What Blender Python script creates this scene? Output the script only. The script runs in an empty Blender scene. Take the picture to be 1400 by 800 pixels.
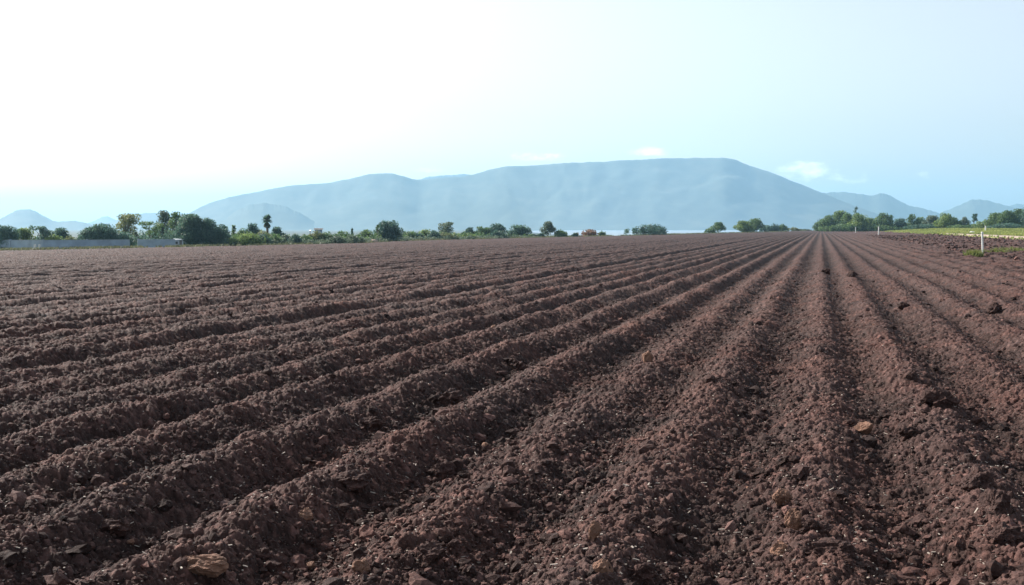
import bpy, bmesh, math
import numpy as np
from mathutils import Vector, Matrix

S = bpy.context.scene
COL = S.collection
R = math.radians
PI = math.pi

# ------------------------------------------------------------------ camera, sky, sun, exposure
CAM_H = 1.72
YAW = R(17.22)            # the rows run along +Y, the camera looks a little to their left
PITCH = R(3.72)
F = 1361.0                # focal length in photo pixels (1400 wide)
HZ = 400 - F * math.tan(PITCH)
cam_d = bpy.data.cameras.new('camera')
cam_d.lens, cam_d.sensor_width = 35.0, 36.0
cam_d.clip_start, cam_d.clip_end = 0.05, 60000
cam = bpy.data.objects.new('camera', cam_d)
COL.objects.link(cam)
cam.location = (0, 0, CAM_H)
cam.rotation_euler = (R(90) - PITCH, 0, YAW)
S.camera = cam

SUN_AZ = R(70)            # degrees to the left of +Y
SUN_EL = R(33)
SUN_STRENGTH = 5.0
SKY_STRENGTH = 0.112
EXPOSURE = 0.92
HAZE_DENSITY = 1.35e-4

sun_d = bpy.data.lights.new('sun', 'SUN')
sun_d.energy, sun_d.angle, sun_d.color = SUN_STRENGTH, R(0.53), (1.0, 0.94, 0.86)
sun = bpy.data.objects.new('sun', sun_d)
COL.objects.link(sun)
to_sun = Vector((-math.sin(SUN_AZ) * math.cos(SUN_EL), math.cos(SUN_AZ) * math.cos(SUN_EL), math.sin(SUN_EL)))
sun.rotation_euler = to_sun.to_track_quat('Z', 'Y').to_euler()
sun.location = (-40, 20, 60)

W = bpy.data.worlds.new('World')
S.world = W
W.use_nodes = True
wn, wl = W.node_tree.nodes, W.node_tree.links
wn.clear()


def node(nt, typ, **kw):
    n = nt.nodes.new(typ)
    for k, v in kw.items():
        setattr(n, k, v)
    return n


def build_world():
    nt = W.node_tree
    out = node(nt, 'ShaderNodeOutputWorld')
    bg = node(nt, 'ShaderNodeBackground')
    sky = node(nt, 'ShaderNodeTexSky', sky_type='NISHITA', sun_disc=False)
    sky.sun_elevation, sky.sun_rotation = SUN_EL, -SUN_AZ
    sky.air_density, sky.dust_density, sky.ozone_density = 1.0, 2.2, 1.0
    sky.altitude = 0
    # a few low cumulus puffs standing behind the mountain, laid out by compass direction
    tc = node(nt, 'ShaderNodeTexCoord')
    mp = node(nt, 'ShaderNodeMapping')
    mp.inputs['Scale'].default_value = (1, 1, 2.2)
    wl.new(tc.outputs['Generated'], mp.inputs['Vector'])
    nz = node(nt, 'ShaderNodeTexNoise')
    nz.inputs['Scale'].default_value = 55
    nz.inputs['Detail'].default_value = 6
    nz.inputs['Roughness'].default_value = 0.58
    wl.new(mp.outputs['Vector'], nz.inputs['Vector'])
    total = None
    #        photo x, y, half width, half height, strength
    for px, py, hw, hh, st in ((888, 209, 38, 9, 1.0), (735, 216, 60, 9, .8), (1098, 236, 50, 17, .9),
                               (1150, 248, 70, 12, .45), (1258, 246, 16, 8, .5), (590, 232, 40, 8, .6)):
        a = math.atan((px - 700) / F) - YAW
        e = math.atan((HZ - py) / F)
        d = Vector((math.sin(a) * math.cos(e), math.cos(a) * math.cos(e), math.sin(e)))
        rt = Vector((math.cos(a), -math.sin(a), 0))
        up = rt.cross(d)
        acc = None
        for ax, sc in ((rt, hw / F), (up, hh / F)):
            dt = node(nt, 'ShaderNodeVectorMath', operation='DOT_PRODUCT')
            wl.new(tc.outputs['Generated'], dt.inputs[0])
            dt.inputs[1].default_value = ax
            m = node(nt, 'ShaderNodeMath', operation='DIVIDE')
            wl.new(dt.outputs['Value'], m.inputs[0])
            m.inputs[1].default_value = sc
            p = node(nt, 'ShaderNodeMath', operation='POWER')
            ab = node(nt, 'ShaderNodeMath', operation='ABSOLUTE')
            wl.new(m.outputs[0], ab.inputs[0])
            wl.new(ab.outputs[0], p.inputs[0])
            p.inputs[1].default_value = 2
            if acc is None:
                acc = p
            else:
                ad = node(nt, 'ShaderNodeMath', operation='ADD')
                wl.new(acc.outputs[0], ad.inputs[0])
                wl.new(p.outputs[0], ad.inputs[1])
                acc = ad
        mr = node(nt, 'ShaderNodeMapRange')
        mr.inputs['From Min'].default_value, mr.inputs['From Max'].default_value = 0, 1.6
        mr.inputs['To Min'].default_value, mr.inputs['To Max'].default_value = .30 + .42 * st, 0
        wl.new(acc.outputs[0], mr.inputs['Value'])
        if total is None:
            total = mr
        else:
            mx = node(nt, 'ShaderNodeMath', operation='MAXIMUM')
            wl.new(total.outputs[0], mx.inputs[0])
            wl.new(mr.outputs[0], mx.inputs[1])
            total = mx
    ml = node(nt, 'ShaderNodeMath', operation='ADD')
    wl.new(nz.outputs['Fac'], ml.inputs[0])
    wl.new(total.outputs[0], ml.inputs[1])
    cr = node(nt, 'ShaderNodeMapRange', interpolation_type='SMOOTHSTEP')
    cr.inputs['From Min'].default_value, cr.inputs['From Max'].default_value = 0.88, 1.40
    wl.new(ml.outputs[0], cr.inputs['Value'])
    mix = node(nt, 'ShaderNodeMix', data_type='RGBA')
    mix.inputs[7].default_value = CLOUD
    wl.new(cr.outputs[0], mix.inputs[0])
    hs = node(nt, 'ShaderNodeHueSaturation')      # milky, dusty air
    hs.inputs['Saturation'].default_value = .38
    wl.new(sky.outputs[0], hs.inputs['Color'])
    wl.new(hs.outputs[0], mix.inputs[6])
    bg.inputs['Strength'].default_value = SKY_STRENGTH
    wl.new(mix.outputs[2], bg.inputs['Color'])
    wl.new(bg.outputs[0], out.inputs['Surface'])


CLOUD = (10.0, 10.1, 10.3, 1)
build_world()

S.render.engine = 'CYCLES'
S.cycles.max_bounces = 6
S.cycles.diffuse_bounces = 2
S.cycles.transparent_max_bounces = 8
S.cycles.volume_bounces = 1
S.cycles.use_denoising = True
S.view_settings.view_transform = 'Standard'
S.view_settings.look = 'None'
S.view_settings.gamma = 1
S.view_settings.exposure = EXPOSURE
S.view_settings.use_curve_mapping = False

# ------------------------------------------------------------------ numeric helpers
SY, CY = math.sin(YAW), math.cos(YAW)


def at(px, D):
    """world x, y of the point seen in photo column px at depth D"""
    xc = D * (px - 700) / F
    return xc * CY - D * SY, xc * SY + D * CY


def depth_col(x, y):
    D = -x * SY + y * CY
    return D, 700 + F * (x * CY + y * SY) / np.maximum(D, .01)


def smooth(a, b, t):
    t = np.clip((t - a) / (b - a), 0, 1)
    return t * t * (3 - 2 * t)


def _hash(ix, iy, seed):
    h = (ix.astype(np.int64) * 374761393 + iy.astype(np.int64) * 668265263 + seed * 974634777) & 0xFFFFFFFF
    h = ((h ^ (h >> 13)) * 1274126177) & 0xFFFFFFFF
    h = ((h ^ (h >> 16)) * 2246822519) & 0xFFFFFFFF
    return h ^ (h >> 15)


def rnd(ix, iy, seed):
    return (_hash(ix, iy, seed) & 0xFFFFFF).astype(np.float32) / 16777216.0


def vnoise(x, y, seed=0):
    """gradient noise in about -1..1"""
    ix, iy = np.floor(x), np.floor(y)
    fx, fy = (x - ix).astype(np.float32), (y - iy).astype(np.float32)
    ix, iy = ix.astype(np.int32), iy.astype(np.int32)
    u, v = fx * fx * fx * (fx * (fx * 6 - 15) + 10), fy * fy * fy * (fy * (fy * 6 - 15) + 10)
    r = []
    for dx, dy in ((0, 0), (1, 0), (0, 1), (1, 1)):
        a = rnd(ix + dx, iy + dy, seed) * (2 * PI)
        r.append(np.cos(a) * (fx - dx) + np.sin(a) * (fy - dy))
    return 1.5 * ((r[0] * (1 - u) + r[1] * u) * (1 - v) + (r[2] * (1 - u) + r[3] * u) * v)


def fbm(x, y, seed=0, n=4, rough=.5):
    t, a = 0, 1.0
    for k in range(n):
        t = t + a * vnoise(x * 2 ** k + 17.3 * k, y * 2 ** k - 9.1 * k, seed + k)
        a *= rough
    return t


def lumps(x, y, seed, fill=1.0, rmin=.35, rmax=.85):
    """rounded lumps of random size packed on a jittered grid, 0..1"""
    ix, iy = np.floor(x).astype(np.int32), np.floor(y).astype(np.int32)
    best = np.zeros(x.shape, np.float32)
    for dx in (-1, 0, 1):
        for dy in (-1, 0, 1):
            cx, cy = ix + dx, iy + dy
            h = _hash(cx, cy, seed)
            a = (h & 1023).astype(np.float32) / 1023
            b = ((h >> 10) & 1023).astype(np.float32) / 1023
            q = ((h >> 20) & 1023).astype(np.float32) / 1023
            h2 = _hash(cx, cy, seed + 7)
            rr = rmin + (rmax - rmin) * q * q
            asp = .7 + .6 * ((h2 & 255).astype(np.float32) / 255)
            th = ((h2 >> 8) & 255).astype(np.float32) * (PI / 255)
            px, py = (x - cx - a), (y - cy - b)
            c, s = np.cos(th), np.sin(th)
            qx, qy = np.abs(px * c + py * s) / asp, np.abs(py * c - px * s) * asp
            fac = np.maximum(np.maximum(qx, qy), .74 * (qx + qy))          # blocky outline
            d = (.45 * np.sqrt(qx * qx + qy * qy) + .55 * fac) / rr
            tilt = .28 * (qx * (q - .5) + (py * c - px * s) * (a - .5)) / rr
            dome = np.sqrt(np.maximum(0, 1 - d * d)) * (1 + tilt) * rr / rmax
            if fill < 1:
                dome *= (((h2 >> 16) & 255).astype(np.float32) / 255 < fill)
            best = np.maximum(best, dome)
    return best


# ------------------------------------------------------------------ mesh and object helpers
def mesh_np(name, V, Fq, mats, smooth_shade=True, attrs=None):
    """mesh from vertex array and a (n,3) or (n,4) face array"""
    me = bpy.data.meshes.new(name)
    V = np.ascontiguousarray(V, np.float32)
    Fq = np.ascontiguousarray(Fq, np.int32)
    n, k = Fq.shape
    me.vertices.add(len(V))
    me.vertices.foreach_set('co', V.ravel())
    me.loops.add(n * k)
    me.loops.foreach_set('vertex_index', Fq.ravel())
    me.polygons.add(n)
    me.polygons.foreach_set('loop_start', np.arange(0, n * k, k, dtype=np.int32))
    me.polygons.foreach_set('loop_total', np.full(n, k, np.int32))
    me.polygons.foreach_set('use_smooth', np.full(n, smooth_shade, bool))
    for a, vals in (attrs or {}).items():
        at_ = me.attributes.new(a, 'FLOAT', 'POINT')
        at_.data.foreach_set('value', np.ascontiguousarray(vals, np.float32))
    me.update(calc_edges=True)
    for m in (mats if isinstance(mats, (list, tuple)) else [mats]):
        me.materials.append(m)
    return me


def obj(name, me, parent=None, loc=(0, 0, 0)):
    o = bpy.data.objects.new(name, me)
    COL.objects.link(o)
    o.location = loc
    if parent:
        o.parent = parent
    return o


def tag(o, label=None, cat=None, group=None, kind=None):
    if label:
        o['label'] = label
    if cat:
        o['category'] = cat
    if group:
        o['group'] = group
    if kind:
        o['kind'] = kind
    return o


def empty(name, loc, rz=0):
    o = bpy.data.objects.new(name, None)
    COL.objects.link(o)
    o.location, o.rotation_euler = loc, (0, 0, rz)
    o.empty_display_size = .3
    return o


class MB:
    """collects simple solids into one mesh"""
    def __init__(self):
        self.bm = bmesh.new()

    def box(self, c, s, rz=0, bevel=0):
        r = bmesh.ops.create_cube(self.bm, size=1, matrix=Matrix.Translation(c) @ Matrix.Rotation(rz, 4, 'Z') @ Matrix.Diagonal((*s, 1)))
        if bevel:
            es = list({e for v in r['verts'] for e in v.link_edges})
            bmesh.ops.bevel(self.bm, geom=es, offset=bevel, segments=2, affect='EDGES', profile=.5)
        return self

    def tube(self, pts, radii, n=8):
        rings = []
        pts = [Vector(p) for p in pts]
        for i, p in enumerate(pts):
            d = (pts[min(i + 1, len(pts) - 1)] - pts[max(i - 1, 0)]).normalized()
            q = d.to_track_quat('Z', 'Y')
            rings.append([self.bm.verts.new(p + q @ Vector((math.cos(2 * PI * k / n) * radii[i], math.sin(2 * PI * k / n) * radii[i], 0))) for k in range(n)])
        for a, b in zip(rings, rings[1:]):
            for k in range(n):
                self.bm.faces.new((a[k], a[(k + 1) % n], b[(k + 1) % n], b[k]))
        self.bm.faces.new(list(reversed(rings[0])))
        self.bm.faces.new(rings[-1])
        return self

    def build(self, name, mat, parent=None, loc=(0, 0, 0), smooth_shade=False):
        me = bpy.data.meshes.new(name)
        bmesh.ops.recalc_face_normals(self.bm, faces=self.bm.faces[:])
        self.bm.to_mesh(me)
        self.bm.free()
        me.materials.append(mat)
        if smooth_shade:
            for p in me.polygons:
                p.use_smooth = True
        return obj(name, me, parent, loc)


# ------------------------------------------------------------------ materials
def new_mat(name):
    m = bpy.data.materials.new(name)
    m.use_nodes = True
    nt = m.node_tree
    return m, nt, nt.nodes['Principled BSDF'], nt.links


def noise_node(nt, scale, detail=4, rough=.55, coord='Object'):
    tc = node(nt, 'ShaderNodeTexCoord')
    n = node(nt, 'ShaderNodeTexNoise')
    n.inputs['Scale'].default_value = scale
    n.inputs['Detail'].default_value = detail
    n.inputs['Roughness'].default_value = rough
    nt.links.new(tc.outputs[coord], n.inputs['Vector'])
    return n


def ramp(nt, src, stops):
    r = node(nt, 'ShaderNodeValToRGB')
    e = r.color_ramp.elements
    while len(e) < len(stops):
        e.new(.5)
    for k, (p, c) in enumerate(stops):
        e[k].position, e[k].color = p, (*c, 1)
    nt.links.new(src, r.inputs['Fac'])
    return r


def mixc(nt, fac, a, b, mode='MIX'):
    m = node(nt, 'ShaderNodeMix', data_type='RGBA', blend_type=mode)
    for sock, v in ((m.inputs[0], fac), (m.inputs[6], a), (m.inputs[7], b)):
        if isinstance(v, (int, float)):
            sock.default_value = v
        elif isinstance(v, tuple):
            sock.default_value = (*v, 1)
        else:
            nt.links.new(v, sock)
    return m.outputs[2]


def simple_mat(name, col, rough=.8, var=.25, scale=6, bump=0.0):
    m, nt, p, L = new_mat(name)
    n = noise_node(nt, scale)
    lo = tuple(c * (1 - var) for c in col)
    hi = tuple(min(1, c * (1 + var)) for c in col)
    r = ramp(nt, n.outputs['Fac'], ((.3, lo), (.7, hi)))
    L.new(r.outputs['Color'], p.inputs['Base Color'])
    p.inputs['Roughness'].default_value = rough
    if bump:
        b = node(nt, 'ShaderNodeBump')
        b.inputs['Distance'].default_value = bump
        n2 = noise_node(nt, scale * 8)
        L.new(n2.outputs['Fac'], b.inputs['Height'])
        L.new(b.outputs['Normal'], p.inputs['Normal'])
    return m


def soil_mat(name, tone=1.0, bump=True):
    """moist dark brown loam, paler and greyer on dried crumbs and on tops with painted-in sunlight"""
    m, nt, p, L = new_mat(name)
    n1 = noise_node(nt, 1.3, 5)
    n2 = noise_node(nt, 34, 4, .7)
    n3 = noise_node(nt, 95, 2, .6)
    T = lambda c: tuple(v * tone for v in c)
    base = ramp(nt, n1.outputs['Fac'], ((.3, T((.0200, .0110, .0094))), (.55, T((.0265, .0148, .0126))), (.75, T((.035, .0192, .0153)))))
    grain = ramp(nt, n2.outputs['Fac'], ((.28, (.55, .52, .52)), (.52, (1, 1, 1)), (.72, (1.6, 1.58, 1.55))))
    c = mixc(nt, 1.0, base.outputs['Color'], grain.outputs['Color'], 'MULTIPLY')
    n5 = noise_node(nt, .55, 5, .6)
    red = ramp(nt, n5.outputs['Fac'], ((.42, (0, 0, 0)), (.66, (1, 1, 1))))
    c = mixc(nt, red.outputs['Color'], c, mixc(nt, 1.0, c, (1.22, 1.02, .95), 'MULTIPLY'))
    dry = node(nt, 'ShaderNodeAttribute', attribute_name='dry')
    c = mixc(nt, dry.outputs['Fac'], c, mixc(nt, 1.0, c, (5.2, 5.3, 5.4), 'MULTIPLY'))  # one pale tone for dried soil and painted sunlight on crests
    chip = ramp(nt, n3.outputs['Fac'], ((.66, (0, 0, 0)), (.72, (1, 1, 1))))
    c = mixc(nt, chip.outputs['Color'], c, (.19, .145, .12))
    L.new(c, p.inputs['Base Color'])
    p.inputs['Roughness'].default_value = .85
    p.inputs['Specular IOR Level'].default_value = .17
    if bump:
        b = node(nt, 'ShaderNodeBump')
        b.inputs['Distance'].default_value = .012
        b.inputs['Strength'].default_value = .8
        n4 = noise_node(nt, 70, 4, .65)
        L.new(n4.outputs['Fac'], b.inputs['Height'])
        L.new(b.outputs['Normal'], p.inputs['Normal'])
    return m


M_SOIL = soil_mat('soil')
M_CLOD = soil_mat('clod_soil', 1.05)
M_CLOD_TAN = simple_mat('clod_tan_soil', (.185, .092, .057), .9, .3, 14, .01)


def leaf_mat(name, dark, light):
    m, nt, p, L = new_mat(name)
    a = node(nt, 'ShaderNodeAttribute', attribute_name='tint')
    r = ramp(nt, a.outputs['Fac'], ((0, dark), (1, light)))
    L.new(r.outputs['Color'], p.inputs['Base Color'])
    p.inputs['Roughness'].default_value = .6
    tr = node(nt, 'ShaderNodeBsdfTranslucent')
    L.new(r.outputs['Color'], tr.inputs['Color'])
    mx = node(nt, 'ShaderNodeMixShader')
    mx.inputs[0].default_value = .5
    L.new(p.outputs[0], mx.inputs[1])
    L.new(tr.outputs[0], mx.inputs[2])
    L.new(mx.outputs[0], nt.nodes['Material Output'].inputs['Surface'])
    return m


LEAF = {
    'dark': leaf_mat('leaf_dark', (.046, .104, .088), (.118, .195, .125)),  # blue cast of distance haze mixed into the leaf colour
    'mid': leaf_mat('leaf_mid', (.048, .105, .044), (.145, .220, .068)),
    'bright': leaf_mat('leaf_bright', (.085, .150, .045), (.23, .30, .08)),
    'olive': leaf_mat('leaf_olive', (.105, .130, .055), (.25, .27, .11)),
    'grey': leaf_mat('leaf_grey', (.062, .098, .066), (.155, .195, .125)),
    'rust': leaf_mat('leaf_rust', (.16, .085, .050), (.32, .18, .10)),
    'dry': leaf_mat('leaf_dry', (.075, .085, .045), (.15, .155, .075)),
}
M_BARK = simple_mat('bark', (.13, .10, .075), .9, .3, 5)
M_WHITE = simple_mat('white_pipe', (.62, .62, .60), .5, .12, 12)
M_WALL = simple_mat('grey_block_wall', (.27, .335, .42), .9, .22, .6)
M_WALL_PALE = simple_mat('pale_block_wall', (.34, .38, .43), .9, .15, .8)
M_PLASTER = simple_mat('white_plaster', (.72, .72, .70), .8, .08, 2)
M_ROOF = simple_mat('pale_sheet_roof', (.06, .06, .062), .9, .15, 1.5)
M_PLANK = simple_mat('weathered_wood', (.12, .115, .11), .9, .3, 3)
M_DARK = simple_mat('dark_opening', (.03, .03, .035), .6, .1, 3)
M_GLASS = simple_mat('window_glass', (.05, .06, .07), .1, .1, 3)
M_SACK = simple_mat('white_sack', (.70, .69, .66), .7, .1, 5)

# ------------------------------------------------------------------ the lie of the land
TILT = 0.016
#            photo column and row of the field's far edge
EDGE = ((-500, 346), (0, 342), (250, 337.2), (360, 335), (500, 331.5), (560, 328.5), (700, 325.5), (830, 322.8), (940, 320), (1060, 317), (1118, 315), (1180, 314.6), (1900, 314.6))


def side_tilt(x):
    """the field falls away gently to the left"""
    t = np.maximum(-x, 0)
    t = np.where(t < 12, t * t / 24, t - 6)
    return -TILT * np.minimum(t, 260)


def _edge_table():
    az, rr = [], []
    for px, py in EDGE:
        d = 20.0
        while d < 640:
            x, y = at(px, d)
            z = float(side_tilt(np.array(x)))
            if F * (CAM_H - z - .19) / d <= py - HZ:      # the furrow crests make the skyline
                break
            d += .5
        a = math.atan((px - 700) / F)
        az.append(a)
        rr.append(d / math.cos(a))
    return np.array(az), np.array(rr)


EAZ, ERR = _edge_table()
FIELD_X = 24.6


def edge_r(x, y):
    a = np.arctan2(x * CY + y * SY, -x * SY + y * CY)
    return np.interp(a, EAZ, ERR)


LAKE_Z = -9.4


def base(x, y):
    """ground level without furrows"""
    x, y = np.asarray(x, float), np.asarray(y, float)
    r = np.hypot(x, y)
    z = side_tilt(x)
    e = edge_r(x, y)
    behind = smooth(20, -40, y)
    t = np.maximum(0, r - e - 45)
    drop = np.where(t < 100, t * t / 200, t - 50) * .014
    far = np.minimum(drop, 14)
    z = z - far * (1 - behind) * np.where(z < -3, .8, 1)
    rise = 1.0 * smooth(26, 45, x) * smooth(120, 420, y) * smooth(900, 560, r)
    z = z + rise + .28 * smooth(24, 27, x)
    z = z + .10 * vnoise(x / 60, y / 60, 91) * smooth(60, 200, r)
    D, px = depth_col(x, y)
    q = ((px - 925) / 212) ** 2 + ((D - 3100) / 2500) ** 2
    return np.maximum(z, -8.6) - 4 * smooth(1.03, .9, q) * (D > 100)


def field_mask(x, y):
    """1 inside the ploughed field, 0 outside"""
    r = np.hypot(x, y)
    e = edge_r(x, y)
    m = smooth(0, 4, e - r + 1.2 * vnoise(x / 6, y / 6, 5))
    m = m * smooth(0, .9, FIELD_X - x + .5 * vnoise(x / 2.3, y / 2.3, 6))
    return m


ROW = 0.945


def relief(x, y, fine):
    """furrows, clods and crumbs; returns height and a pale tone mixing dryness with painted light on tops, shade in gaps"""
    y32, x32 = y, x
    r = np.hypot(x, y)
    wob = .07 * vnoise(x / 5 + 3, y / 7, 11) + .025 * vnoise(x * 1.1, y * .9, 12)
    u = (x + wob) / ROW
    k = np.round(u)
    ki = k.astype(np.int32)
    off = (rnd(ki, ki * 0 + 3, 21) - .5) * .14
    amp = .75 + .5 * rnd(ki, ki * 0 + 5, 22)
    t = np.clip(u - k - off, -.62, .62)
    # left flank a little gentler than the right one
    tt = np.where(t < 0, t / (.5 + off), t / (.5 - off))
    prof = .5 + .5 * np.cos(PI * np.clip(tt, -1, 1))
    prof = np.where(tt > 0, prof ** 1.25, prof ** .85)
    rough_r = smooth(3.0, 9.0, x)                       # trodden, broken ground towards the track
    h = .165 * amp * prof * (1 - .72 * rough_r)
    h = h * (1 + .25 * vnoise(x * .7, y * .5, 31))
    h = h + .026 * vnoise(x * 1.6, y * 1.3, 32) + .018 * vnoise(x * 3.7, y * 3.4, 33) + .015 * np.abs(vnoise(x * 8, y * 7, 34))
    crest = prof
    berm = np.exp(-((x - 21.5) / 2.4) ** 2)
    h = h + .15 * berm * (.8 + .5 * vnoise(x * .8, y * .35, 40)) + .10 * rough_r * vnoise(x * .55, y * .45, 41)
    patch = smooth(-.25, .5, vnoise(x * .45, y * .4, 42)) * .8 + .2 * rough_r + .5 * berm
    big = lumps(x * 2.1, y * 2.1, 50, .34) ** 1.2
    h = h + (.048 + .10 * rough_r + .16 * berm) * big * (patch + .12)
    mid = lumps(x * 4.6, y * 4.6, 51, .55)
    h = h + (.027 + .055 * rough_r) * mid * (.40 + .8 * (1 - crest))
    dry = .28 * crest + .18 * vnoise(x * 2.2, y * 2.2, 60) + .15 * rough_r  # crest term: dried crust plus sunlit-crest brightness put into the colour
    if fine >= 1:
        sm = lumps(x * 11, y * 11, 52, .85)
        h = h + .034 * sm
        dry = dry + .10 * (sm - .4)  # drier lump tops, doubling as crevice shade in the colour
    else:
        h = h + .03 * (rnd((x * 50).astype(np.int32), (y * 50).astype(np.int32), 8) * .9)
    if fine >= 2:
        fi = lumps(x * 26 + .3 * vnoise(x * 30, y * 30, 71), y * 26, 53)
        h = h + .026 * fi
        dry = dry + .22 * (fi - .45) + .5 * smooth(.2, .7, vnoise(x * 21, y * 21, 61)) + .25 * smooth(.25, .6, vnoise(x * 9, y * 9, 62))  # crumb tops paler with painted gap shade; noise terms are random dry crumbs
    if fine >= 3:
        h = h + .0105 * lumps(x * 52, y * 52, 54)
    return h, np.clip(dry, 0, 1)


# ------------------------------------------------------------------ ground sheet, lake, far hills
def build_ground():
    m, nt, p, L = new_mat('ground')
    z = node(nt, 'ShaderNodeAttribute', attribute_name='soil_zone')
    n1 = noise_node(nt, .05, 6, .6)
    n2 = noise_node(nt, 1.2, 5, .65)
    g = ramp(nt, n1.outputs['Fac'], ((.35, (.12, .15, .04)), (.5, (.20, .20, .055)), (.68, (.28, .24, .10))))
    v = ramp(nt, n2.outputs['Fac'], ((.3, (.7, .7, .7)), (.7, (1.3, 1.3, 1.25))))
    c = mixc(nt, 1.0, g.outputs['Color'], v.outputs['Color'], 'MULTIPLY')
    fz = node(nt, 'ShaderNodeAttribute', attribute_name='scrub_zone')
    n3 = noise_node(nt, .011, 5, .6)
    sc = ramp(nt, n3.outputs['Fac'], ((.35, (.022, .034, .020)), (.65, (.045, .056, .032))))
    c = mixc(nt, fz.outputs['Fac'], c, sc.outputs['Color'])
    c = mixc(nt, z.outputs['Fac'], c, (.036, .0205, .017))
    L.new(c, p.inputs['Base Color'])
    p.inputs['Roughness'].default_value = .95
    rr = np.concatenate([[0.0], np.geomspace(2, 13000, 300)])
    az = np.linspace(0, 2 * PI, 721)[:-1]
    RR, AZ = np.meshgrid(rr, az, indexing='ij')
    x, y = RR * np.sin(AZ), RR * np.cos(AZ)
    mk = field_mask(x, y)
    front = (np.abs(np.arctan2(x * CY + y * SY, -x * SY + y * CY)) < R(50)) & (RR > 3.2)
    zz = base(x, y) - .55 * (mk > .0) * front - .05 * (mk > 0) * ~front
    zz = zz + .06 * vnoise(x * .5, y * .5, 92) * (RR < 900)
    n, k = RR.shape
    idx = np.arange(n * k).reshape(n, k)
    nx = np.roll(idx, -1, axis=1)
    q = np.stack([idx[:-1], nx[:-1], nx[1:], idx[1:]], -1).reshape(-1, 4)
    me = mesh_np('ground', np.stack([x, y, zz], -1).reshape(-1, 3), q[:, ::-1], m, True, {'soil_zone': (mk > .3).ravel(), 'scrub_zone': np.maximum(smooth(520, 800, RR), smooth(4, 40, RR - edge_r(x, y)) * (x < 10)).ravel()})
    tag(obj('ground', me), kind='structure')


def build_field():
    az = np.arange(R(-38), R(38), 1 / 1330.0)
    rr = [3.5]
    while rr[-1] < 20:
        rr.append(rr[-1] + max(.0055, .0013 * rr[-1]))
    while rr[-1] < 70:
        rr.append(rr[-1] + max(.0085, .0023 * rr[-1]))
    while rr[-1] < 660:
        rr.append(rr[-1] + .0045 * rr[-1])
    rr = np.array(rr)
    xs, ys, zs, ds, ms = [], [], [], [], []
    rng = np.random.default_rng(4)
    dr = np.gradient(rr)
    for a, b, fine in ((0, 14, 3), (14, 40, 2), (40, 110, 1), (110, 1e9, 0)):
        sel = (rr >= a) & (rr < b)
        RR, AZ = np.meshgrid(rr[sel], az, indexing='ij')
        RR = RR + (rng.random(RR.shape) - .5) * .7 * dr[sel][:, None]
        x = RR * (np.sin(AZ) * CY - np.cos(AZ) * SY)
        y = RR * (np.sin(AZ) * SY + np.cos(AZ) * CY)
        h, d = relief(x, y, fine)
        m = field_mask(x, y)
        z = base(x, y) + m * h - (1 - m) * .5
        for lst, v in ((xs, x), (ys, y), (zs, z), (ds, d), (ms, m)):
            lst.append(v.astype(np.float32))
    X, Y, Z, Dr, Mk = (np.concatenate(v) for v in (xs, ys, zs, ds, ms))
    n, k = X.shape
    idx = np.arange(n * k, dtype=np.int32).reshape(n, k)
    q = np.stack([idx[:-1, :-1], idx[:-1, 1:], idx[1:, 1:], idx[1:, :-1]], -1).reshape(-1, 4)
    keep = (Mk.ravel()[q].max(1) > .01)
    q = q[keep]
    used = np.zeros(n * k, bool)
    used[q.ravel()] = True
    remap = (np.cumsum(used) - 1).astype(np.int32)
    V = np.stack([X, Y, Z], -1).reshape(-1, 3)[used]
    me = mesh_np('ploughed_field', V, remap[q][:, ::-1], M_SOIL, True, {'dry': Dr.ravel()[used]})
    tag(obj('ploughed_field', me), kind='structure')


def surf(x, y):
    """soil surface height at single points"""
    x, y = np.atleast_1d(np.asarray(x, float)), np.atleast_1d(np.asarray(y, float))
    h, _ = relief(x, y, 2)
    m = field_mask(x, y)
    return base(x, y) + m * h - (1 - m) * 0.0


def build_lake():
    m, nt, p, L = new_mat('lake_water')
    p.inputs['Base Color'].default_value = (.22, .27, .31, 1)
    p.inputs['Roughness'].default_value = .38
    p.inputs['IOR'].default_value = 1.33
    b = node(nt, 'ShaderNodeBump')
    b.inputs['Distance'].default_value = .5
    n = noise_node(nt, .5, 3)
    L.new(n.outputs['Fac'], b.inputs['Height'])
    L.new(b.outputs['Normal'], p.inputs['Normal'])
    pts = []
    for k in range(120):
        a = 2 * PI * k / 120
        px = 925 + 207 * math.cos(a)
        D = 3100 + 2450 * math.sin(a)
        x, y = at(px, D)
        w = 1 + .01 * math.sin(5 * a)
        pts.append((x * w, y * w, LAKE_Z))
    V = np.array([(np.mean([q[0] for q in pts]), np.mean([q[1] for q in pts]), LAKE_Z)] + pts)
    f = np.array([(0, 1 + k, 1 + (k + 1) % 120) for k in range(120)])
    tag(obj('lake', mesh_np('lake', V, f, m, False)), kind='structure')


def hill_mat():
    m, nt, p, L = new_mat('hill_scrub')
    n1 = noise_node(nt, .006, 8, .65)
    n2 = noise_node(nt, .0012, 4, .6)
    r = ramp(nt, n1.outputs['Fac'], ((.32, (.022, .036, .028)), (.5, (.034, .052, .040)), (.66, (.058, .072, .054))))
    c = mixc(nt, n2.outputs['Fac'], r.outputs['Color'], mixc(nt, 1.0, r.outputs['Color'], (1.5, 1.35, 1.2), 'MULTIPLY'))
    L.new(c, p.inputs['Base Color'])
    p.inputs['Roughness'].default_value = .95
    return m


M_HILL = hill_mat()


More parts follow.
